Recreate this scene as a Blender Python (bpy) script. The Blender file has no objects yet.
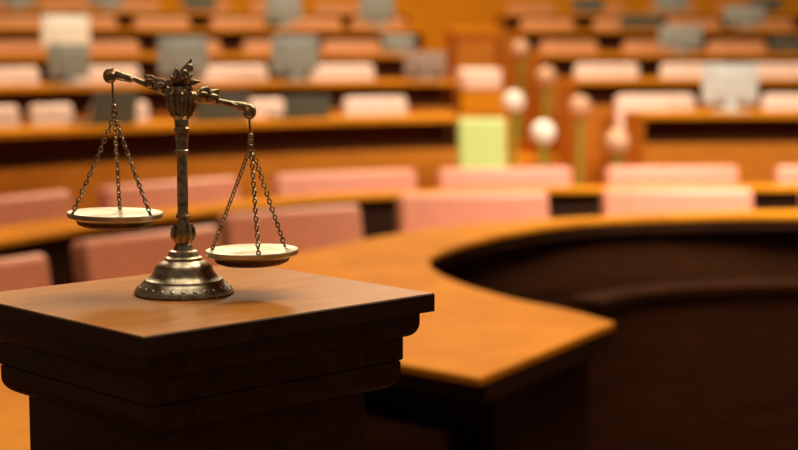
import bpy, math, random
from mathutils import Vector, Matrix
random.seed(7)
PI = math.pi
S = bpy.context.scene
C = S.collection

# ------------------------------------------------------------------ materials
def nodes(name):
    m = bpy.data.materials.new(name); m.use_nodes = True
    nt = m.node_tree
    return m, nt, nt.nodes['Principled BSDF']

def wood(name, dark, light, rough=.35, scale=(1.2, 14, 14), coat=0.0, var=.5, bump=.02, spec=.12):
    m, nt, b = nodes(name)
    tc = nt.nodes.new('ShaderNodeTexCoord'); mp = nt.nodes.new('ShaderNodeMapping')
    mp.inputs['Scale'].default_value = scale
    nz = nt.nodes.new('ShaderNodeTexNoise'); nz.inputs['Scale'].default_value = 3.0
    nz.inputs['Detail'].default_value = 6; nz.inputs['Roughness'].default_value = .62
    nz.inputs['Distortion'].default_value = var
    cr = nt.nodes.new('ShaderNodeValToRGB')
    cr.color_ramp.elements[0].position = .32; cr.color_ramp.elements[0].color = (*dark, 1)
    cr.color_ramp.elements[1].position = .68; cr.color_ramp.elements[1].color = (*light, 1)
    L = nt.links.new
    L(tc.outputs['Object'], mp.inputs['Vector']); L(mp.outputs['Vector'], nz.inputs['Vector'])
    L(nz.outputs['Fac'], cr.inputs['Fac']); L(cr.outputs['Color'], b.inputs['Base Color'])
    bp = nt.nodes.new('ShaderNodeBump'); bp.inputs['Strength'].default_value = bump; bp.inputs['Distance'].default_value = .002
    L(nz.outputs['Fac'], bp.inputs['Height']); L(bp.outputs['Normal'], b.inputs['Normal'])
    b.inputs['Roughness'].default_value = rough
    b.inputs['Specular IOR Level'].default_value = spec
    b.inputs['Coat Weight'].default_value = coat; b.inputs['Coat Roughness'].default_value = .12
    return m

def plain(name, col, rough=.5, metal=0.0, nscale=8, namt=.15, bump=0.0):
    m, nt, b = nodes(name)
    tc = nt.nodes.new('ShaderNodeTexCoord')
    nz = nt.nodes.new('ShaderNodeTexNoise'); nz.inputs['Scale'].default_value = nscale; nz.inputs['Detail'].default_value = 4
    mx = nt.nodes.new('ShaderNodeMix'); mx.data_type = 'RGBA'
    mx.inputs[6].default_value = (*[c*(1-namt) for c in col], 1)
    mx.inputs[7].default_value = (*[min(1, c*(1+namt)) for c in col], 1)
    L = nt.links.new
    L(tc.outputs['Object'], nz.inputs['Vector']); L(nz.outputs['Fac'], mx.inputs[0]); L(mx.outputs[2], b.inputs['Base Color'])
    if bump:
        bp = nt.nodes.new('ShaderNodeBump'); bp.inputs['Strength'].default_value = bump; bp.inputs['Distance'].default_value = .001
        L(nz.outputs['Fac'], bp.inputs['Height']); L(bp.outputs['Normal'], b.inputs['Normal'])
    b.inputs['Roughness'].default_value = rough; b.inputs['Metallic'].default_value = metal
    return m

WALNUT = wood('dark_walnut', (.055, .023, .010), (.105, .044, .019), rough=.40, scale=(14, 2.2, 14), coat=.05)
WALNUT_LIT = wood('walnut_lit', (.46, .178, .032), (.58, .245, .052), rough=.34, scale=(3, 14, 14), spec=.25)
OAK = wood('golden_oak', (.48, .165, .004), (.66, .245, .008), rough=.55, scale=(1.6, 1.6, 8), spec=.06)
OAKP = wood('oak_panel', (.38, .125, .011), (.54, .19, .017), rough=.5, scale=(2, 2, 10))
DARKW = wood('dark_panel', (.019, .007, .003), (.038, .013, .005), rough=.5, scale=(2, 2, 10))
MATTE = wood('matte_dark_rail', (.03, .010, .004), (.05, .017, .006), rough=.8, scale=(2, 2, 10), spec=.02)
SLOT = wood('reddish_brown_panel', (.13, .035, .008), (.19, .055, .012), rough=.5, scale=(2, 2, 10))
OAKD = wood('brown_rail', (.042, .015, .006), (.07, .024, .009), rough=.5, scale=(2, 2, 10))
PARQ = wood('floor_wood', (.07, .024, .008), (.13, .045, .014), rough=.45, scale=(2, 9, 9))
STAIR = wood('stair_wood', (.60, .20, .008), (.78, .28, .015), rough=.5, scale=(2, 2, 8))
PINK = plain('salmon_leather', (.66, .25, .15), rough=.38, nscale=20, bump=.1)
PALEP = plain('pale_pink_leather', (.92, .60, .47), rough=.38, nscale=20, bump=.1)
TAN = plain('tan_leather', (.56, .21, .065), rough=.42, nscale=20, bump=.1)
FRAME = plain('chair_frame', (.10, .04, .018), rough=.4)
BRASS = plain('stair_brass', (.36, .32, .04), rough=.4, metal=.4)
IVORY = plain('old_ivory', (.62, .34, .19), rough=.35)
CREAM = plain('cream_ceramic', (.88, .78, .66), rough=.25)
GREEN = plain('lime_upholstery', (.50, .58, .16), rough=.5, nscale=20)
GREYP = plain('pale_grey_plastic', (.56, .56, .52), rough=.45)
GREYM = plain('mid_grey_plastic', (.27, .29, .26), rough=.45)
TAUPE = plain('taupe_plastic', (.30, .22, .17), rough=.5)
GREYD = plain('dark_grey_plastic', (.075, .085, .065), rough=.5)

def antique(name, bright, dark, lo, hi, rough):
    m, nt, b = nodes(name)
    tc = nt.nodes.new('ShaderNodeTexCoord')
    nz = nt.nodes.new('ShaderNodeTexNoise'); nz.inputs['Scale'].default_value = 130; nz.inputs['Detail'].default_value = 5
    cr = nt.nodes.new('ShaderNodeValToRGB')
    cr.color_ramp.elements[0].position = lo; cr.color_ramp.elements[0].color = (*dark, 1)
    cr.color_ramp.elements[1].position = hi; cr.color_ramp.elements[1].color = (*bright, 1)
    L = nt.links.new
    L(tc.outputs['Object'], nz.inputs['Vector']); L(nz.outputs['Fac'], cr.inputs['Fac']); L(cr.outputs['Color'], b.inputs['Base Color'])
    bp = nt.nodes.new('ShaderNodeBump'); bp.inputs['Strength'].default_value = .25; bp.inputs['Distance'].default_value = .0006
    L(nz.outputs['Fac'], bp.inputs['Height']); L(bp.outputs['Normal'], b.inputs['Normal'])
    b.inputs['Metallic'].default_value = 1; b.inputs['Roughness'].default_value = rough
    return m
PEWTER = antique('aged_brass_silver', (.70, .64, .50), (.42, .35, .24), .36, .62, .36)
BRONZE = antique('dark_bronze', (.58, .46, .31), (.25, .17, .10), .36, .60, .34)
PAN_SHADE = antique('shaded_brass', (.14, .085, .05), (.06, .035, .02), .3, .6, .5)  # dark brass: the shade beneath the pans is put into its colour
PANM = antique('pan_brass', (.68, .63, .49), (.60, .54, .40), .3, .6, .42)

# ------------------------------------------------------------------ mesh helpers
class MB:
    def __init__(s): s.v = []; s.f = []
    def add(s, vs, fs, M=None):
        o = len(s.v)
        for p in vs:
            p = Vector(p)
            s.v.append(tuple(M @ p) if M else tuple(p))
        s.f += [tuple(i+o for i in f) for f in fs]
    def box(s, x0, x1, y0, y1, z0, z1, M=None):
        s.add([(x0,y0,z0),(x1,y0,z0),(x1,y1,z0),(x0,y1,z0),(x0,y0,z1),(x1,y0,z1),(x1,y1,z1),(x0,y1,z1)],
              [(0,3,2,1),(4,5,6,7),(0,1,5,4),(1,2,6,5),(2,3,7,6),(3,0,4,7)], M)
    def lathe(s, prof, n=32, M=None, closed=False):
        vs = []; fs = []
        k = len(prof)
        for r, z in prof:
            for i in range(n):
                a = 2*PI*i/n; vs.append((r*math.cos(a), r*math.sin(a), z))
        for j in range(k if closed else k-1):
            j2 = (j+1) % k
            for i in range(n):
                i2 = (i+1) % n
                fs.append((j*n+i, j*n+i2, j2*n+i2, j2*n+i))
        if not closed:
            if prof[0][0] > 1e-6: fs.append(tuple(reversed(range(n))))
            if prof[-1][0] > 1e-6: fs.append(tuple((k-1)*n+i for i in range(n)))
        s.add(vs, fs, M)
    def tube(s, pts, radii, n=8, M=None, flat=1.0):
        pts = [Vector(p) for p in pts]
        if not hasattr(radii, '__len__'): radii = [radii]*len(pts)
        vs = []; fs = []
        up = Vector((0, 1, 0))
        for i, p in enumerate(pts):
            t = (pts[min(i+1, len(pts)-1)]-pts[max(i-1, 0)]).normalized()
            u = up if abs(t.dot(up)) < .95 else Vector((1, 0, 0))
            a = t.cross(u).normalized(); b = t.cross(a).normalized()
            for k in range(n):
                w = 2*PI*k/n
                vs.append(p + a*math.cos(w)*radii[i] + b*math.sin(w)*radii[i]*flat)
        for i in range(len(pts)-1):
            for k in range(n):
                k2 = (k+1) % n
                fs.append((i*n+k, i*n+k2, (i+1)*n+k2, (i+1)*n+k))
        fs.append(tuple(reversed(range(n)))); fs.append(tuple((len(pts)-1)*n+k for k in range(n)))
        s.add(vs, fs, M)
    def ball(s, c, r, n=12, rings=8, M=None, sq=(1, 1, 1)):
        vs = []; fs = []
        for j in range(rings+1):
            ph = PI*j/rings
            for i in range(n):
                a = 2*PI*i/n
                vs.append((c[0]+r*sq[0]*math.sin(ph)*math.cos(a), c[1]+r*sq[1]*math.sin(ph)*math.sin(a), c[2]-r*sq[2]*math.cos(ph)))
        for j in range(rings):
            for i in range(n):
                i2 = (i+1) % n
                fs.append((j*n+i, j*n+i2, (j+1)*n+i2, (j+1)*n+i))
        s.add(vs, fs, M)
    def link(s, M, L, W, r, n=12, k=5):
        # an oval chain link in its local xz plane
        vs = []; fs = []
        for i in range(n):
            a = 2*PI*i/n
            c = Vector((W*math.cos(a), 0, L*math.sin(a)))
            d = Vector((math.cos(a)/W, 0, math.sin(a)/L)).normalized()
            for j in range(k):
                b = 2*PI*j/k
                vs.append(c + d*r*math.cos(b) + Vector((0, 1, 0))*r*math.sin(b))
        for i in range(n):
            i2 = (i+1) % n
            for j in range(k):
                j2 = (j+1) % k
                fs.append((i*k+j, i*k+j2, i2*k+j2, i2*k+j))
        s.add(vs, fs, M)
    def prism(s, poly, z0, z1, M=None):
        n = len(poly)
        s.add([(x, y, z0) for x, y in poly]+[(x, y, z1) for x, y in poly],
              [tuple(reversed(range(n))), tuple(range(n, 2*n))]+[(i, (i+1) % n, n+(i+1) % n, n+i) for i in range(n)], M)
    def ribbon(s, path, s0, s1, prof, org=(0, 0, 0), step=.12):
        n = max(2, int((s1-s0)/step)+1); k = len(prof)
        vs = []; fs = []
        for i in range(n):
            q = s0+(s1-s0)*i/(n-1)
            for u, z in prof:
                x, y = path.pt(q, u); vs.append((x-org[0], y-org[1], z-org[2]))
        for i in range(n-1):
            for j in range(k):
                j2 = (j+1) % k
                fs.append((i*k+j, (i+1)*k+j, (i+1)*k+j2, i*k+j2))
        fs.append(tuple(range(k))); fs.append(tuple(reversed([(n-1)*k+j for j in range(k)])))
        s.add(vs, fs)
    def build(s, name, mat, parent=None, smooth=True, bevel=0, sub=0, loc=None):
        me = bpy.data.meshes.new(name)
        me.from_pydata(s.v, [], s.f); me.validate(); 
        import bmesh
        bm = bmesh.new(); bm.from_mesh(me); bmesh.ops.recalc_face_normals(bm, faces=bm.faces); bm.to_mesh(me); bm.free()
        if smooth:
            me.shade_smooth(); me.set_sharp_from_angle(angle=math.radians(38))
        me.materials.append(mat)
        o = bpy.data.objects.new(name, me); C.objects.link(o)
        if parent: o.parent = parent
        if loc: o.location = loc
        if bevel:
            b = o.modifiers.new('bevel', 'BEVEL'); b.width = bevel; b.segments = 2; b.limit_method = 'ANGLE'
        if sub:
            d = o.modifiers.new('subdivision', 'SUBSURF'); d.levels = sub; d.render_levels = sub
        return o

def thing(name, label, cat, loc=(0, 0, 0), rz=0, group=None):
    o = bpy.data.objects.new(name, None); o.empty_display_size = .05
    C.objects.link(o); o.location = loc; o.rotation_euler = (0, 0, rz)
    o['label'] = label; o['category'] = cat
    if group: o['group'] = group
    return o
def struct(o): o['kind'] = 'structure'; return o
def dup(src, label, loc, rz, group=None, mats=None):
    r = src.copy(); C.objects.link(r); r.location = loc; r.rotation_euler = (0, 0, rz); r['label'] = label
    if group: r['group'] = group
    for ch in list(src.children):
        c = ch.copy(); C.objects.link(c); c.parent = r
        if mats and ch.name.split('.')[0] in mats:
            c.data = mats[ch.name.split('.')[0]]
        for g in list(ch.children):
            d = g.copy(); C.objects.link(d); d.parent = c
    return r
ORD = ['leftmost', 'second', 'third', 'fourth', 'fifth', 'sixth', 'seventh', 'eighth', 'ninth', 'tenth', 'eleventh', 'twelfth']

# ------------------------------------------------------------------ curved rows
def catmull(pts, n=24):
    out = []
    P = [(2*pts[0][0]-pts[1][0], 2*pts[0][1]-pts[1][1])]+list(pts)+[(2*pts[-1][0]-pts[-2][0], 2*pts[-1][1]-pts[-2][1])]
    for i in range(1, len(P)-2):
        p0, p1, p2, p3 = P[i-1:i+3]
        for k in range(n):
            t = k/n
            out.append(tuple(.5*((2*b)+(-a+c)*t+(2*a-5*b+4*c-d)*t*t+(-a+3*b-3*c+d)*t**3) for a, b, c, d in zip(p0, p1, p2, p3)))
    out.append(tuple(pts[-1])); return out
class Path:
    def __init__(s, pts, off=0.0):
        d = catmull(pts); s.L = [0.0]
        for a, b in zip(d, d[1:]): s.L.append(s.L[-1]+math.dist(a, b))
        s.d = d; s.off = off; s.len = s.L[-1]
    def _at(s, q):
        q = min(max(q, 0), s.len); lo = 0; hi = len(s.L)-1
        while hi-lo > 1:
            m = (lo+hi)//2
            if s.L[m] <= q: lo = m
            else: hi = m
        t = (q-s.L[lo])/max(1e-9, s.L[hi]-s.L[lo])
        return tuple(a+(b-a)*t for a, b in zip(s.d[lo], s.d[hi]))
    def frame(s, q):
        e = .12; a = s._at(q-e); b = s._at(q+e); L = math.dist(a, b)
        t = ((b[0]-a[0])/L, (b[1]-a[1])/L)
        return s._at(q), t, (-t[1], t[0])
    def pt(s, q, u=0.0):
        p, t, n = s.frame(q); u += s.off
        return (p[0]+n[0]*u, p[1]+n[1]*u)
    def ang(s, q):
        t = s.frame(q)[1]; return math.atan2(t[1], t[0])
ROW3 = [(2.70-6.07*math.sin(math.radians(a)), 3.93+6.07*math.cos(math.radians(a))) for a in range(62, -1, -4)]+[(2.9, 10.0), (3.5, 10.0), (4.6, 10.0)]
ROW2 = [(-1.85, 4.4), (-1.66, 5.0), (-1.33, 5.7), (-1.0, 6.3), (-.45, 7.0), (.05, 7.36), (.77, 7.58), (1.92, 7.69), (3.2, 7.7)]
HT = {3: .80, 4: .79, 5: .79, 6: .79, 7: .79}
TIER = {3: .21, 4: .40, 5: .57, 6: .77, 7: .93}
RP = {k: Path(ROW3, 1.25*(k-3)) for k in (3, 4, 5, 6, 7, 8)}
P2 = Path(ROW2)

# ------------------------------------------------------------------ setting
b = MB(); b.box(-5, 6, -1.5, 16.5, -.1, 0); fl = struct(b.build('floor', PARQ))
for k in TIER:
    m = MB(); z = TIER[k]
    m.ribbon(RP[k], 0, RP[k].len, [(-.42, .001), (-.42, z), (.83 if k < 7 else 1.2, z), (.83 if k < 7 else 1.2, .001)], step=.2)
    struct(m.build('floor', STAIR))
m = MB(); m.ribbon(RP[8], 0, RP[8].len, [(-.05, 0), (-.05, 3.8), (.1, 3.8), (.1, 0)], step=.2); struct(m.build('wall_back', OAK))
# half steps in the aisle between the two banks of desks
GAP = {3: (4.23, 5.38), 4: (4.63, 5.34), 5: (4.89, 5.43), 6: (5.02, 5.53), 7: (5.13, 5.61)}
zp = 0
for i, k in enumerate(TIER):
    m = MB(); zl = 0 if k == 3 else TIER[k-1]
    a, e = GAP[k]; w = .04
    m.ribbon(RP[k], a+w, e-w, [(-.72, zl+.001), (-.72, (zl+TIER[k])/2), (-.42, (zl+TIER[k])/2), (-.42, zl+.001)])
    struct(m.build('trim_%d' % (i+1), STAIR))

# ------------------------------------------------------------------ pedestal (in focus)
def square(i): return [(-HX+i, -HY+i), (HX-i, -HY+i), (HX-i, HY-i), (-HX+i, HY-i)]
PED = thing('pedestal', 'dark walnut square pedestal with stepped mouldings, carrying the balance scales', 'pedestal', (-.2245, 1.792, 0), math.radians(43.5))
ZT = 1.166; HX = .199; HY = .1755
def loft(prof, name, mat):
    m = MB(); vs = []; fs = []
    for inset, z in prof:
        for x, y in square(inset): vs.append((x, y, z))
    n = len(prof)
    for j in range(n-1):
        for i in range(4):
            fs.append((j*4+i, j*4+(i+1) % 4, (j+1)*4+(i+1) % 4, (j+1)*4+i))
    fs.append((3, 2, 1, 0)); fs.append(tuple((n-1)*4+i for i in range(4)))
    m.add(vs, fs)
    return m.build(name, mat, PED)
o = loft([(0, ZT-.021), (0, ZT-.0015), (.0015, ZT)], 'top_slab', WALNUT_LIT)
# slab edges keep plain walnut; the top's paler colour has lamplight painted in
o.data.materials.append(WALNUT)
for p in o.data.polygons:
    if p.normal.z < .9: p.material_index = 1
def ovolo(i0, i1, z0, z1, n=7):   # rounded moulding from (i1,z1) low/inset up to (i0,z0)
    return [(i0+(i1-i0)*(1-math.cos(a*PI/2/n)), z0+(z1-z0)*math.sin(a*PI/2/n)) for a in range(n+1)]
up = [(.012, ZT-.0212)]+[(.012, ZT-.034)]+ovolo(.012, .0245, ZT-.034, ZT-.0505)
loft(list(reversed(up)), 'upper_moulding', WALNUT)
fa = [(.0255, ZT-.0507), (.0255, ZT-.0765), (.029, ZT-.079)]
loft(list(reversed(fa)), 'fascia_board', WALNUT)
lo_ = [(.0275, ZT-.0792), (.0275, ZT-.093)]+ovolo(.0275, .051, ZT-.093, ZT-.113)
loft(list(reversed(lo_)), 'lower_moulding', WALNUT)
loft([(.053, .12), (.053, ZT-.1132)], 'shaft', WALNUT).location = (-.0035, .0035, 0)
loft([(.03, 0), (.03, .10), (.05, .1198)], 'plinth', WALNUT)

# ------------------------------------------------------------------ balance scales (in focus)
PX = .001134
SC = thing('balance_scales', 'ornate antique bronze and silver balance scales with two hanging chained pans', 'scales', (-.2445, 1.800, ZT))
def Z(y): return (294-y)*PX
def X(x): return (x-183)*PX
def prof(l): return [(r*PX, Z(y)) for r, y in l]
m = MB()
m.lathe(prof([(0, 294), (48, 294), (49.5, 292), (49, 289.5), (46.5, 287), (44, 284.5), (41.5, 282), (39.5, 280.5), (39, 279), (37, 278), (34, 276.5), (31.5, 274), (30, 271.5), (29, 268.5), (27.8, 266), (25.5, 263.5), (21.5, 261.5), (19, 260), (18.5, 257.5), (15.5, 256), (15, 252.5), (14, 251), (10.5, 250), (9.5, 248), (8.5, 245), (0, 244.6)]), n=64)
m.build('base', PEWTER, SC)
m = MB()
for i in range(26):
    a = 2*PI*i/26
    m.ball((.0500*math.cos(a), .0500*math.sin(a), Z(289.4)), .0070, n=10, rings=8, sq=(.62, .62, .75))
for i in range(52):
    a = 2*PI*i/52
    m.ball((.0548*math.cos(a), .0548*math.sin(a), Z(292.6)), .0018, n=6, rings=4)
m.build('foot_band', PEWTER, SC)
m = MB()
for i in range(20):
    a = 2*PI*i/20
    m.ball((.0338*math.cos(a), .0338*math.sin(a), Z(275.2)), .0030, n=6, rings=5, sq=(.8, .8, 1))
m.build('beaded_ring', PEWTER, SC)
m = MB()
m.lathe(prof([(8.4, 244.8), (7, 243), (8.6, 240), (9.4, 235), (9.2, 230), (7.6, 225), (6, 221), (5.6, 218.5), (7, 217.5), (7.2, 215.5), (6, 214), (5.3, 212), (5.5, 190), (5.2, 170), (5.0, 153.5), (6.4, 152.5), (6.6, 150.5), (5.6, 149.5), (6, 144), (6.4, 138), (6.2, 133), (7.6, 131), (7.8, 128.8), (6.4, 127), (7.2, 123), (7, 120.5), (0, 120)]), n=28)
cm = m.build('column', BRONZE, SC)
m = MB()
for i in range(6):
    a = 2*PI*i/6+.3
    m.tube([(.0085*math.cos(a), .0085*math.sin(a), Z(243)), (.0118*math.cos(a), .0118*math.sin(a), Z(236)), (.0112*math.cos(a), .0112*math.sin(a), Z(229)), (.0095*math.cos(a), .0095*math.sin(a), Z(223.5))], [.0012, .0030, .0026, .0008], n=6)
m.build('leaf_knop', BRONZE, SC)
# capital: fluted bell with acanthus leaves
m = MB()
m.lathe(prof([(6.5, 120.5), (8, 119), (9.5, 116), (9, 114), (10.2, 110), (11.4, 105), (12.2, 99), (12.4, 94), (11.4, 91.5), (12.4, 90), (11.6, 87.5), (7, 86), (4, 84), (0, 83.6)]), n=24)
for i in range(8):
    a = 2*PI*i/8+.2
    m.tube([(.0102*math.cos(a), .0102*math.sin(a), Z(117)), (.0130*math.cos(a), .0130*math.sin(a), Z(108)), (.0146*math.cos(a), .0146*math.sin(a), Z(99)), (.0158*math.cos(a), .0158*math.sin(a), Z(94)), (.0150*math.cos(a), .0150*math.sin(a), Z(92))], [.0012, .0028, .0032, .0024, .0008], n=6)
m.build('capital', BRONZE, SC)
# leafy finial, its tallest bud leaning to the right
m = MB()
def leaf(p0, p1, p2, w, n=7):
    pts = []; rr = []
    for i in range(n):
        t = i/(n-1)
        pts.append(tuple((1-t)**2*a+2*t*(1-t)*b_+t*t*c for a, b_, c in zip(p0, p1, p2)))
        rr.append(w*(.35+.65*math.sin(PI*min(1, t*1.05+.05)))*(1-.55*t))
    m.tube(pts, rr, n=7, flat=.7)
leaf((X(184), 0, Z(85)), (X(186), 0, Z(72)), (X(194), 0, Z(60.5)), .0078)
leaf((X(183), -.003, Z(85)), (X(181), -.008, Z(76)), (X(180), -.010, Z(69)), .0066)
leaf((X(182), .004, Z(85)), (X(176), .008, Z(76)), (X(177), .010, Z(68.5)), .006)
leaf((X(180), 0, Z(86)), (X(172), -.004, Z(82)), (X(165), -.002, Z(84.5)), .006)
leaf((X(187), 0, Z(86)), (X(196), -.003, Z(82)), (X(202.5), -.002, Z(82.5)), .0055)
leaf((X(186), -.004, Z(86)), (X(190), -.012, Z(80)), (X(197), -.014, Z(75.5)), .0042)
leaf((X(180), -.004, Z(86)), (X(177), -.012, Z(80)), (X(173), -.014, Z(76)), .0040)
m.ball((X(184), -.002, Z(79)), .0058, n=10, rings=8)
m.ball((X(188), -.004, Z(75)), .0046, n=10, rings=8, sq=(1, 1, 1.2))
m.ball((X(192), 0, Z(69)), .0042, n=10, rings=8, sq=(1, 1, 1.3))
m.build('finial', BRONZE, SC)
# two scrolled arms
def arm(pts, radii, bumps, scroll_c, scroll_r, sgn):
    global m
    m = MB()
    P3 = [(X(x), 0, Z(y)) for x, y in pts]
    cp = catmull3(P3, 5); n = len(cp)
    rr = []
    for i in range(n):
        t = i/(n-1)*(len(radii)-1); j = min(int(t), len(radii)-2); f = t-j
        rr.append((radii[j]*(1-f)+radii[j+1]*f)*PX)
    m.tube(cp, rr, n=10, flat=.9)
    for x, y, dx, dy, w in bumps:    # acanthus leaf tips rising from the arm
        leaf((X(x), 0, Z(y)), (X(x+dx*.3), 0, Z(y+dy*.8)), (X(x+dx), 0, Z(y+dy)), w*PX, n=6)
        leaf((X(x), -.002, Z(y)), (X(x+dx*.3), -.007, Z(y+dy*.5)), (X(x+dx*.9), -.008, Z(y+dy*.45)), w*PX*.8, n=6)
        leaf((X(x), .002, Z(y)), (X(x+dx*.3), .007, Z(y+dy*.5)), (X(x+dx*.9), .008, Z(y+dy*.45)), w*PX*.8, n=6)
    sp = []; sr = []
    for i in range(22):
        t = i/21; a = scroll_c[2]+sgn*t*2*PI*1.15
        r = scroll_r*(1-.72*t)
        sp.append((X(scroll_c[0]+r*math.cos(a)), 0, Z(scroll_c[1]-r*math.sin(a)))); sr.append((4.0-1.6*t)*PX)
    m.tube(sp, sr, n=8, flat=1.7)
    m.ball((X(scroll_c[0]), 0, Z(scroll_c[1])), .0056, n=14, rings=10, sq=(1.05, .8, 1))
    return m.build('beam_arm', BRONZE, SC)
def catmull3(pts, n):
    out = []
    P = [tuple(2*a-b for a, b in zip(pts[0], pts[1]))]+list(pts)+[tuple(2*a-b for a, b in zip(pts[-1], pts[-2]))]
    for i in range(1, len(P)-2):
        for k in range(n):
            t = k/n
            out.append(tuple(.5*(2*b+(-a+c)*t+(2*a-5*b+4*c-d)*t*t+(-a+3*b-3*c+d)*t**3) for a, b, c, d in zip(*P[i-1:i+3])))
    out.append(tuple(pts[-1])); return out
arm([(175, 95), (168, 92), (160, 89.5), (152, 86.5), (145, 83.5), (138, 80.5), (130, 78.5), (124, 77), (118, 75)], [6.0, 5.0, 4.0, 3.4, 2.9, 2.7, 4.0, 4.8, 5.0],
    [(165, 91, -7, -11.5, 9), (154, 87, -6.5, -10.5, 9), (136, 79.5, -8, 2.5, 3.6)], (114, 77.5, PI*.40), 5.4, 1)
arm([(191, 97), (199, 99), (207, 100.5), (215, 101.5), (223, 102.5), (230, 104), (237, 105.5), (243, 107), (247, 109)], [6.0, 5.0, 4.2, 3.6, 3.0, 2.9, 4.0, 4.8, 5.0],
    [(203, 99.5, 8, -11, 9), (213, 101.5, 8, -10.5, 9), (232, 103.5, 9, 4.5, 3.6)], (249.5, 113, PI*.62), 5.4, -1)
# hooks, chains, pans
def hang(top, knot, pan, rpx, angs, tilt):
    m = MB()
    m.tube([(X(top[0]), 0, Z(top[1])), (X((top[0]+knot[0])/2-.5), 0, Z((top[1]+knot[1])/2-3)), (X(knot[0]), 0, Z(knot[1]-4))], .00125, n=8)
    m.ball((X(knot[0]), 0, Z(knot[1]-3)), .0034, sq=(1, 1, 1.25))
    m.ball((X(knot[0]), 0, Z(knot[1]+1.5)), .0026)
    K = Vector((X(knot[0]), 0, Z(knot[1])))
    m.link(Matrix.Translation(K+Vector((0, 0, -.0035))), .0042, .0030, .0010)
    m.build('hook', BRONZE, SC)
    ctr = Vector((X(pan[0]), 0, Z(pan[1])))
    R = Matrix.Rotation(tilt, 4, 'Y')
    K2 = K+Vector((0, 0, -.0065))
    for a in angs:
        e = ctr+R @ Vector((.93*rpx*PX*math.sin(a), -.93*rpx*PX*math.cos(a), .0012))
        d = e-K2; L = d.length; nl = int(L/.0050)
        m = MB(); q = d.to_track_quat('Z', 'Y').to_matrix().to_4x4()
        for i in range(nl):
            c = K2+d*((i+.5)/nl)
            sag = Vector((0, 0, -.0012*math.sin(PI*(i+.5)/nl)))
            m.link(Matrix.Translation(c+sag) @ q @ Matrix.Rotation(PI/2*(i % 2)+.5, 4, 'Z'), .0034, .0021, .00092, n=10, k=5)
        m.ball(tuple(e), .0021, n=8, rings=6)
        m.build('chain', BRONZE, SC)
    m = MB(); r = rpx*PX
    pr_ = [(0, -.0065), (.60*r, -.0060), (.76*r, -.0035), (.84*r, .0000), (.95*r, .0012), (r, .0022), (1.012*r, .0012), (1.0*r, -.0030), (.90*r, -.0052), (.83*r, -.0068)]
    m.lathe(pr_, n=56, M=Matrix.Translation(ctr) @ R)
    pn = m.build('pan', PANM, SC)
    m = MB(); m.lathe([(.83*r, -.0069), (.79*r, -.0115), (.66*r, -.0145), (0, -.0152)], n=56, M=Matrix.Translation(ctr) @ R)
    bw = m.build('bowl_underside', PAN_SHADE, pn); bw['label'] = 'underside of the pan, painted dark brown as shade'
hang((115.3, 82), (116.5, 111), (115.5, 214), 47, (math.radians(184), math.radians(62), math.radians(-62)), .02)
hang((250.5, 116), (251.5, 140), (251.5, 251.5), 46, (math.radians(14), math.radians(134), math.radians(-106)), -.015)

# ------------------------------------------------------------------ horseshoe desk
INNER = [(.544, 3.972), (.43, 4.19), (.32, 4.34), (.178, 4.64), (.10, 4.98), (.135, 5.32), (.33, 5.76), (.55, 6.08), (.79, 6.29), (1.15, 6.43), (1.62, 6.50), (2.4, 6.47), (3.1, 6.2)]
OUTER = [(.17, 3.297), (.0, 3.455), (-.26, 3.72), (-.44, 4.05), (-.52, 4.45), (-.50, 4.80), (-.43, 5.08), (-.30, 5.36), (.0, 5.86), (.395, 6.22), (1.03, 6.52), (1.67, 6.68), (2.45, 6.68), (3.15, 6.45)]
pin, pout = Path(INNER), Path(OUTER)
N = 70
HD = thing('curved_desk', 'golden oak horseshoe desk curving round the dark well, nearest the pedestal', 'desk', (.9, 5.0, 0))
class Strip:          # a band between inner and outer edges; w=0 inner, w=1 outer; offsets in metres inward
    pass
def band(a_in, a_out, z0, z1, which='both', org=(.9, 5.0, 0), t0=0., t1=1.):
    m = MB(); vs = []; fs = []
    for i in range(N):
        t = t0+(t1-t0)*i/(N-1)
        p = pin._at(t*pin.len); q = pout._at(t*pout.len)
        d = Vector((q[0]-p[0], q[1]-p[1])); L = d.length; d /= L
        if which == 'both': A = Vector(p)+d*a_in; B = Vector(q)-d*a_out
        elif which == 'in': A = Vector(p)+d*min(a_in, L-.05); B = Vector(p)+d*min(a_out, L-.03)
        else: A = Vector(q)-d*min(a_in, L-.03); B = Vector(q)-d*min(a_out, L-.05)
        for P_ in (A, B):
            for z in (z0, z1): vs.append((P_.x-org[0], P_.y-org[1], z-org[2]))
    for i in range(N-1):
        a, e = i*4, i*4+4
        fs += [(a, e, e+1, a+1), (a+1, e+1, e+3, a+3), (a+3, e+3, e+2, a+2), (a+2, e+2, e, a)]
    fs += [(0, 1, 3, 2), ((N-1)*4, (N-1)*4+2, (N-1)*4+3, (N-1)*4+1)]
    m.add(vs, fs); return m
o = band(0, 0, .730, .75); o = o.build('desk_top', OAK, HD, bevel=.004)
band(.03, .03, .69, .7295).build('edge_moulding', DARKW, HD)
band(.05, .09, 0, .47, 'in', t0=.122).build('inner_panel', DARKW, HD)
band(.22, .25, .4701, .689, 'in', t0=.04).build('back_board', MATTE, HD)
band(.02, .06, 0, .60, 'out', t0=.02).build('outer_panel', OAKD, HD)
m = MB()     # solid end cabinet under the desk's near end
cab = []
for t, w in ((.015, .06), (.015, .72), (.12, .72), (.12, .06)):
    p = pin._at(t*pin.len); q = pout._at(t*pout.len)
    cab.append((p[0]+(q[0]-p[0])*w-.9, p[1]+(q[1]-p[1])*w-5.0))
m.prism(cab, 0, .689); m.build('end_cabinet', DARKW, HD, bevel=.004)

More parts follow.
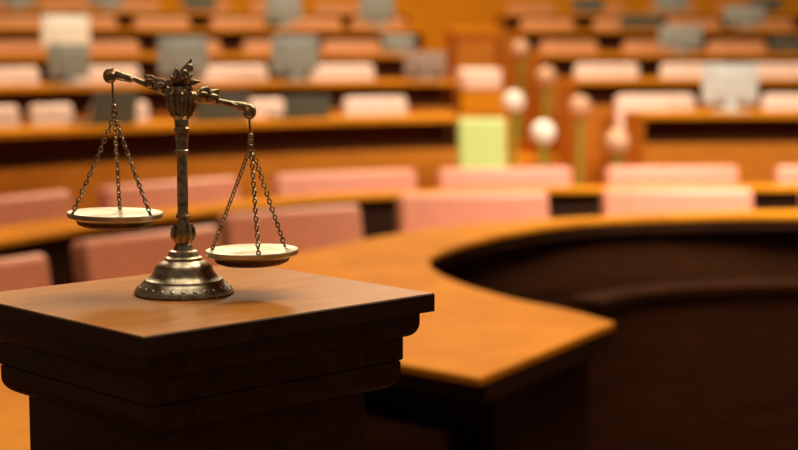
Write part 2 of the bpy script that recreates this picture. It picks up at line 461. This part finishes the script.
# second curved desk behind the nearest armchairs
D2 = thing('curved_desk', 'second curved oak desk, between the two lowest rows of salmon armchairs', 'desk', (.05, 7.36, 0))
org = (.05, 7.36, 0)
BACK2 = [(-2.15, 4.4), (-1.96, 5.05), (-1.60, 5.80), (-1.20, 6.45), (-.55, 7.18), (0, 7.50), (.75, 7.71), (1.92, 7.82), (3.2, 7.83)]
P2B = Path(BACK2)
def slab(pa, pb, z0, z1, org, n=80):
    m = MB(); vs = []; fs = []
    for i in range(n):
        for p in (pa, pb):
            x, y = p._at(p.len*i/(n-1))
            for z in (z0, z1): vs.append((x-org[0], y-org[1], z-org[2]))
    for i in range(n-1):
        a, e = i*4, i*4+4
        fs += [(a, e, e+1, a+1), (a+1, e+1, e+3, a+3), (a+3, e+3, e+2, a+2), (a+2, e+2, e, a)]
    fs += [(0, 1, 3, 2), ((n-1)*4, (n-1)*4+2, (n-1)*4+3, (n-1)*4+1)]
    m.add(vs, fs); return m
slab(P2, P2B, .733, .757, org).build('desk_top', OAK, D2, bevel=.004)
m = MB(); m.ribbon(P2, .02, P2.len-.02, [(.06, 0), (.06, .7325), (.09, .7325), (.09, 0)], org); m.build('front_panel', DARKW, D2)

# low dark partition standing in the well
LP = Path([(.60, 4.80), (.72, 4.95), (.90, 5.06), (1.2, 5.14), (1.6, 5.14), (2.1, 5.02), (2.6, 4.75)])
LO = (1.5, 5.1, 0)
LT = thing('partition', 'low dark curved wooden partition standing in the well inside the horseshoe desk', 'partition', LO)
m = MB(); m.ribbon(LP, .01, LP.len-.01, [(0, 0), (0, .64), (.05, .64), (.05, 0)], LO); m.build('panel', OAKD, LT)
m = MB(); m.ribbon(LP, 0, LP.len, [(-.02, .6405), (-.02, .67), (.10, .67), (.10, .6405)], LO); m.build('cap_rail', MATTE, LT, bevel=.004)

# raised desks
def bank(k, s0, s1, label):
    p = RP[k]; z = TIER[k]; ht = HT[k]; hu = ht-.0325; mid = p.pt((s0+s1)/2, .2); org = (mid[0], mid[1], z)
    t = thing('raised_desk', label, 'desk', org, 0, 'raised desks')
    m = MB(); m.ribbon(p, s0, s1, [(0, z+ht-.032), (0, z+ht), (.42, z+ht), (.42, z+ht-.032)], org); m.build('desk_top', OAK, t, bevel=.004)
    m = MB(); m.ribbon(p, s0+.01, s1-.01, [(.03, z), (.03, z+.61), (.07, z+.61), (.07, z)], org); m.build('front_panel', OAKP, t)
    m = MB(); m.ribbon(p, s0+.02, s1-.02, [(.30, z), (.30, z+hu), (.33, z+hu), (.33, z)], org); m.build('back_panel', SLOT, t)
    m = MB()
    for q in (s0+.001, s1-.009):
        m = MB(); m.ribbon(p, q, q+.008, [(.035, z), (.035, z+hu), (.40, z+hu), (.40, z)], org); m.build('end_panel', OAKP, t)
    return t
names = {3: 'lowest raised', 4: 'second raised', 5: 'third raised', 6: 'fourth raised', 7: 'highest raised'}
for k in TIER:
    a, e = GAP[k]
    bank(k, .05, a, 'long curved oak desk of the %s row, left of the stepped aisle' % names[k])
    bank(k, e, RP[k].len-.05, 'long curved oak desk of the %s row, right of the stepped aisle' % names[k])

# ------------------------------------------------------------------ chairs
def cushion(mb, w, d0, d1, z0, z1, lean=0.0, n=4):
    # a soft padded block, rounded by subdivision
    mb.box(-w/2, w/2, d0, d1, z0, z1)
def make_armchair(mat):
    t = thing('armchair', '', 'armchair')
    m = MB(); m.box(-.33, .33, -.055, .055, -.03, .36, Matrix.Translation((0, .235, .43)) @ Matrix.Rotation(-.17, 4, 'X')); o = m.build('backrest', mat, t, bevel=.028); o.modifiers['bevel'].segments = 5
    m = MB(); m.box(-.27, .27, -.26, .19, .34, .44); o = m.build('seat', mat, t, bevel=.03)
    for s in (-1, 1):
        m = MB(); m.box(s*.30-.03, s*.30+.03, -.22, .195, .44, .60); m.box(s*.30-.025, s*.30+.025, -.18, .18, .30, .44); m.build('armrest', mat, t, bevel=.015)
    m = MB(); m.lathe([(.03, .03), (.03, .335)], n=14)
    for i in range(5):
        a = 2*PI*i/5; m.tube([(0, 0, .06), (.27*math.cos(a), .27*math.sin(a), .03)], [.025, .016], n=8)
        m.ball((.26*math.cos(a), .26*math.sin(a), .022), .022)
    m.build('base', FRAME, t)
    return t
def make_seat(mat):
    t = thing('auditorium_seat', '', 'seat')
    m = MB(); m.box(-.19, .19, -.045, .045, -.03, .445, Matrix.Translation((0, .20, .445)) @ Matrix.Rotation(-.15, 4, 'X')); o = m.build('backrest', mat, t, bevel=.03); o.modifiers['bevel'].segments = 5
    m = MB(); m.box(-.18, .18, -.24, .155, .36, .45); m.build('seat', mat, t, bevel=.03)
    for s in (-1, 1):
        m = MB(); m.box(s*.202-.010, s*.202+.010, -.12, .20, .36, .60); m.build('armrest', FRAME, t, bevel=.008)
    m = MB(); m.lathe([(.035, .02), (.035, .355)], n=14); m.lathe([(.16, 0), (.16, .012), (.03, .03)], n=20); m.build('base', FRAME, t)
    return t
proto = make_armchair(PINK); used = [False]
def place(protoobj, flag, label, loc, rz, group):
    if not flag[0]:
        flag[0] = True
        protoobj.location = loc; protoobj.rotation_euler = (0, 0, rz); protoobj['label'] = label; protoobj['group'] = group
        return protoobj
    return dup(protoobj, label, loc, rz, group)
# nearest row: (x, y, angle)
near = [(-1.085, 4.60, .95, .95), (-.665, 5.385, .85, .92), (-.265, 6.13, .62, .95), (.39, 6.80, .22, 1.04), (1.275, 6.98, .03, 1.04), (2.165, 6.98, -.05, 1.04)]
nlab = ['salmon leather armchair in nearest row, cut off by the left edge of the photo',
        'salmon leather armchair in nearest row, behind and below the left pan of the scales',
        'reddish salmon leather armchair in nearest row, behind the right pan of the scales',
        'salmon leather armchair in nearest row, behind the left end of the dark well',
        'pink leather armchair in nearest row, directly behind the far middle of the horseshoe desk',
        'pink leather armchair in nearest row, cut off by the right edge of the photo']
for (x, y, a, w), l in zip(near, nlab): place(proto, used, l, (x, y, 0), a, 'nearest row of armchairs').scale = (w, 1, 1)
# second row
r2s = [(2.17, 1.06), (2.98, 1.2), (3.65, 1.18), (4.31, 1.1), (5.12, 1.09), (5.98, 1.09)]
r2l = ['salmon leather armchair in second row, at the left edge of the photo',
       'salmon leather armchair in second row, behind the column of the scales',
       'salmon leather armchair in second row, just right of the scales',
       'pale pink leather armchair in second row, below the lime green chair',
       'pale pink leather armchair in second row, below the right bank of desks',
       'pale pink leather armchair in second row, cut off by the right edge of the photo']
for (q, w), l in zip(r2s, r2l):
    x, y = P2.pt(q, .62); place(proto, used, l, (x, y, 0), P2.ang(q), 'second row of armchairs').scale = (w, 1, 1)
# raised rows
seatp = make_seat(PALEP); sused = [False]
tanp = make_seat(TAN); tused = [False]
SEATS = {3: ([1.80, 2.12, 2.51, 3.28, 4.02], [5.73, 6.62]),
         4: ([2.39, 2.92, 3.62, 4.22], [5.73, 6.22, 6.75]),
         5: ([2.87, 3.29, 3.71, 4.14, 4.56], [5.74, 6.19, 6.69, 7.34]),
         6: ([3.1, 3.46, 3.82, 4.2, 4.59, 4.92], [5.8, 6.18, 6.57, 7.21]),
         7: ([3.23, 3.56, 3.89, 4.23, 4.57, 4.89], [5.86, 6.21, 6.58, 7.24])}
for k, (lft, rgt) in SEATS.items():
    for side, lst in (('left', lft), ('right', rgt)):
        for i, q in enumerate(lst):
            x, y = RP[k].pt(q, .68)
            od = ORD[i] if i == 0 else ORD[i]+' from left'
            lab = '%s %s seat in the %s row, %s of the aisle' % (od, 'pale pink leather' if k < 5 else 'tan leather', names[k], side)
            wide = 1.45 if (k == 3 and side == 'right') else 1.3 if k > 3 else (.8, .68, .95, 1.15, 1.15)[i]
            if k < 5: o = place(seatp, sused, lab, (x, y, TIER[k]), RP[k].ang(q), '%s row of seats' % names[k])
            else: o = place(tanp, tused, lab, (x, y, TIER[k]), RP[k].ang(q), '%s row of seats' % names[k])
            o.scale = (wide, 1, 1)

# (seats of the upper rows and of the right bank are broader)
# lime green chair at the foot of the aisle, and a pink seat and a cabinet standing on the aisle
G = make_seat(GREEN); G.name = 'green_chair'; G['category'] = 'chair'
G['label'] = 'lime green upholstered chair at the foot of the stepped aisle'
G.location = (.50, 8.72, 0); G.rotation_euler = (0, 0, .2); G.scale = (.72, .8, 1.16)
HS_ = thing('high_stool', 'high oak stool with pale pink padded top, standing behind the lime green chair', 'stool', (.545, 11.0, TIER[4]), .2)
m = MB(); m.box(-.14, .14, -.12, .12, .721, .87); m.build('cushion', PALEP, HS_, bevel=.03)
m = MB(); m.box(-.15, .15, -.13, .13, .55, .7205); m.build('seat_box', OAK, HS_, bevel=.006)
for sx in (-1, 1):
    for sy in (-1, 1):
        m = MB(); m.box(sx*.12-.02, sx*.12+.02, sy*.10-.02, sy*.10+.02, .001, .5495); m.build('leg', OAK, HS_)
CB = thing('cabinet', 'narrow deep orange wooden cabinet standing high on the aisle steps', 'cabinet', (.545, 12.08, TIER[5]), .2)
m = MB(); m.box(-.16, .16, -.12, .12, .04, .93); m.build('body', wood('cabinet_wood', (.40, .095, .01), (.5, .13, .016)), CB, bevel=.005)
m = MB(); m.box(-.185, .185, -.14, .14, .931, .985); m.build('cabinet_top', OAK, CB, bevel=.006)
m = MB(); m.box(-.15, .15, -.11, .11, 0, .0395); m.build('plinth', DARKW, CB)
m = MB(); m.box(-.14, .14, -.136, -.121, .08, .88); dr = m.build('door', OAKP, CB, bevel=.004)
m = MB(); m.ball((.10, -.148, .5), .014); m.build('knob', BRASS, dr)

# ------------------------------------------------------------------ stair posts with pale ball tops
def make_post(h, mat):
    t = thing('stair_post', '', 'post')
    m = MB(); m.lathe([(.055, 0), (.055, .012), (.028, .03), (.024, .06), (.024, h-.09), (.034, h-.088), (.034, h-.08), (.02, h-.075), (.02, h-.065)], n=18); m.build('post_shaft', BRASS, t)
    m = MB(); m.ball((0, 0, h), .074, n=24, rings=16); m.build('ball_finial', mat, t)
    return t
posts = [((.848, 9.42), .954, 'brass stair post with bright cream ball, standing just right of the lime green chair'),
         ((.748, 10.47), 1.097, 'brass stair post with bright cream ball, above and right of the lime green chair'),
         ((1.285, 9.42), .901, 'brass stair post with dull ivory ball, lowest on the right side of the aisle'),
         ((1.181, 10.45), 1.065, 'brass stair post with dull ivory ball, second lowest on the aisle right side'),
         ((1.066, 11.62), 1.237, 'brass stair post with dull ivory ball, third lowest on the aisle right side'),
         ((.978, 12.92), 1.426, 'brass stair post with dull ivory ball, highest and farthest up the aisle')]
def tier_at(x, y):
    z = 0
    for k in TIER:
        p = RP[k]
        d = min(math.dist((x, y), p.pt(q/20*p.len, -.42)) * (1 if y > p.pt(q/20*p.len, -.42)[1] else -1) for q in range(21))
        best = min(range(201), key=lambda q: math.dist((x, y), p.pt(q/200*p.len, -.42)))
        q = best/200*p.len; fx, fy = p.pt(q, -.42); n = p.frame(q)[2]
        if (x-fx)*n[0]+(y-fy)*n[1] > 0: z = TIER[k]
    return z
for (x, y), zt, l in posts:
    z0 = tier_at(x, y)
    t = make_post(zt-.035-z0, IVORY if x > .9 else CREAM); t.location = (x, y, z0); t['label'] = l; t['group'] = 'stair posts along the aisle'

# ------------------------------------------------------------------ monitors and laptops on the desks
def make_monitor(w, h, mat, label, k, q, rot=0.0, group='desk monitors'):
    x, y = RP[k].pt(q, .22)
    t = thing('monitor', label, 'monitor', (x, y, TIER[k]+HT[k]+.0002), RP[k].ang(q)+rot, group)
    m = MB(); m.box(-w/2, w/2, -.012, .02, h*.18, h); m.box(-w*.32, w*.32, -.035, -.0121, h*.34, h*.86); m.build('screen_housing', mat, t, bevel=.008)
    m = MB(); m.box(-.03, .03, -.03, -.005, .012, h*.45); m.build('stand', mat, t)
    m = MB(); m.box(-.11, .11, -.09, .09, 0, .0118); m.build('foot', mat, t, bevel=.004)
def make_laptop(w, h, label, k, q):
    x, y = RP[k].pt(q, .20)
    t = thing('laptop', label, 'laptop', (x, y, TIER[k]+HT[k]+.0002), RP[k].ang(q), 'open laptops')
    m = MB(); m.box(-w/2, w/2, -.02, .20, 0, .018); m.build('keyboard_base', GREYD, t, bevel=.004)
    m = MB(); m.box(-w/2, w/2, -.006, .006, 0, h, Matrix.Translation((0, -.03, .008)) @ Matrix.Rotation(.15, 4, 'X')); m.build('lid', GREYD, t, bevel=.004)
make_laptop(.28, .17, 'dark laptop on the lowest raised desk, behind the left chains of the scales', 3, 2.06)
make_laptop(.34, .15, 'dark laptop on the lowest raised desk, behind the right arm of the scales', 3, 2.73)
make_laptop(.30, .12, 'dark laptop on the lowest raised desk, between the two brightest pink seats', 3, 3.26)
make_monitor(.30, .19, TAUPE, 'brownish grey monitor at the aisle end of the second raised desk', 4, 4.50)
make_monitor(.36, .30, GREYP, 'pale grey monitor on the lowest raised desk, right of the aisle', 3, 5.99)
make_monitor(.27, .25, GREYM, 'olive grey monitor below the large cream one at upper left', 4, 2.47)
make_monitor(.34, .29, GREYM, 'grey monitor on the second raised desk, behind the finial of the scales', 4, 3.10)
make_monitor(.33, .30, GREYM, 'grey monitor on the second raised desk, upper right of the scales', 4, 3.74)
make_monitor(.35, .27, plain('cream_plastic', (.85, .83, .74), rough=.45), 'large pale cream monitor at upper left, brightest of the monitors', 5, 2.89)
make_monitor(.26, .14, GREYM, 'small grey monitor on the third raised desk, nearest the aisle on its left', 5, 4.67)
make_monitor(.34, .22, GREYM, 'grey monitor on the third raised desk, right of the aisle', 5, 6.24)
make_laptop(.30, .12, 'dark laptop on the third raised desk, at the right edge of the photo', 5, 6.94)
make_monitor(.30, .30, GREYM, 'grey monitor at top, on fourth raised desk, directly above another right of the scales', 6, 4.31)
make_monitor(.34, .30, GREYM, 'tilted grey monitor on the fourth raised desk, closest to the aisle', 6, 4.80, .35)
make_laptop(.34, .12, 'dark laptop on the fourth raised desk, right of the aisle', 6, 6.19)
make_monitor(.34, .20, GREYM, 'grey monitor on the fourth raised desk, towards the right edge of the photo', 6, 6.87)
for q, l in ((3.23, 'monitor on the highest desk, at the left edge of the photo'), (3.65, 'monitor on the highest desk, above the left arm of the scales'),
             (4.10, 'monitor on the highest desk, above the finial of the scales'), (6.07, 'monitor on the highest desk, first one right of the aisle'),
             (6.50, 'monitor on the highest desk, second one right of the aisle'), (7.32, 'monitor on the highest desk, farthest right in the photo')):
    make_monitor(.30, .14 if q in (4.10, 6.07, 7.32) else .19, GREYD if q in (4.10, 6.07, 7.32) else GREYM, 'grey '+l, 7, q)

# ------------------------------------------------------------------ side table behind the pedestal on the left
ST = thing('side_table', 'golden oak side table, seen only at the lower left behind the pedestal', 'table', (-1.15, 2.95, 0))
m = MB(); m.box(-.55, .55, -.62, .45, .715, .75); m.build('table_top', OAK, ST, bevel=.004)
m = MB(); m.box(-.50, .50, -.57, .40, .63, .7145); m.build('apron', OAKP, ST)
for sx, sy in ((-.48, -.55), (.48, -.55), (-.48, .38), (.48, .38)):
    m = MB(); m.box(sx-.025, sx+.025, sy-.025, sy+.025, 0, .6295); m.build('leg', OAKP, ST, bevel=.003)

# ------------------------------------------------------------------ light
def area(name, loc, size, energy, col=(1, .82, .60), target=None, sy=None):
    l = bpy.data.lights.new(name, 'AREA'); l.energy = energy; l.color = col; l.size = size
    if sy: l.shape = 'RECTANGLE'; l.size_y = sy
    o = bpy.data.objects.new(name, l); C.objects.link(o); o.location = loc
    d = Vector(target or (loc[0], loc[1], 0))-Vector(loc)
    o.rotation_euler = d.to_track_quat('-Z', 'Y').to_euler()
    return o
WARM = (1, .80, .56)
AMBER = (1, .66, .37)
area('ceiling_lamp_lectern', (-.35, 2.5, 3.9), 2.0, 46, (1, .84, .62))
area('ceiling_lamp_well', (1.3, 3.6, 3.9), 2.0, 118, (1, .74, .44), sy=1.4)
area('ceiling_lamp_left', (-1.6, 5.0, 4.4), 1.6, 34, AMBER)
lr = area('ceiling_lamp_right', (2.5, 5.0, 3.6), 1.4, 92, (1, .92, .80), target=(1.7, 7.9, .8)); lr.data.spread = 1.35
area('ceiling_lamp_rear_left', (-2.6, 8.6, 5.0), 2.4, 250, WARM)
area('ceiling_lamp_rear_right', (2.8, 8.8, 5.0), 2.4, 250, WARM)
area('ceiling_lamp_rear_middle', (.2, 12.3, 5.2), 2.0, 330, WARM)

W = bpy.data.worlds.new('room_ambient'); S.world = W; W.use_nodes = True
bg = W.node_tree.nodes['Background']; bg.inputs['Color'].default_value = (1, .72, .46, 1); bg.inputs['Strength'].default_value = .11

# ------------------------------------------------------------------ camera
cd = bpy.data.cameras.new('camera'); co = bpy.data.objects.new('camera', cd); C.objects.link(co)
co.location = (0, 0, 1.45); th = math.atan(183/1600)
co.rotation_euler = (PI/2-th, 0, 0)
cd.sensor_width = 36; cd.lens = 1600*36/798; cd.clip_start = .05; cd.clip_end = 60
cd.dof.use_dof = True; cd.dof.focus_distance = 1.81; cd.dof.aperture_fstop = 3.7
S.camera = co
S.view_settings.view_transform = 'Standard'; S.view_settings.look = 'None'
S.view_settings.exposure = -.35; S.view_settings.gamma = 1; S.view_settings.use_curve_mapping = False
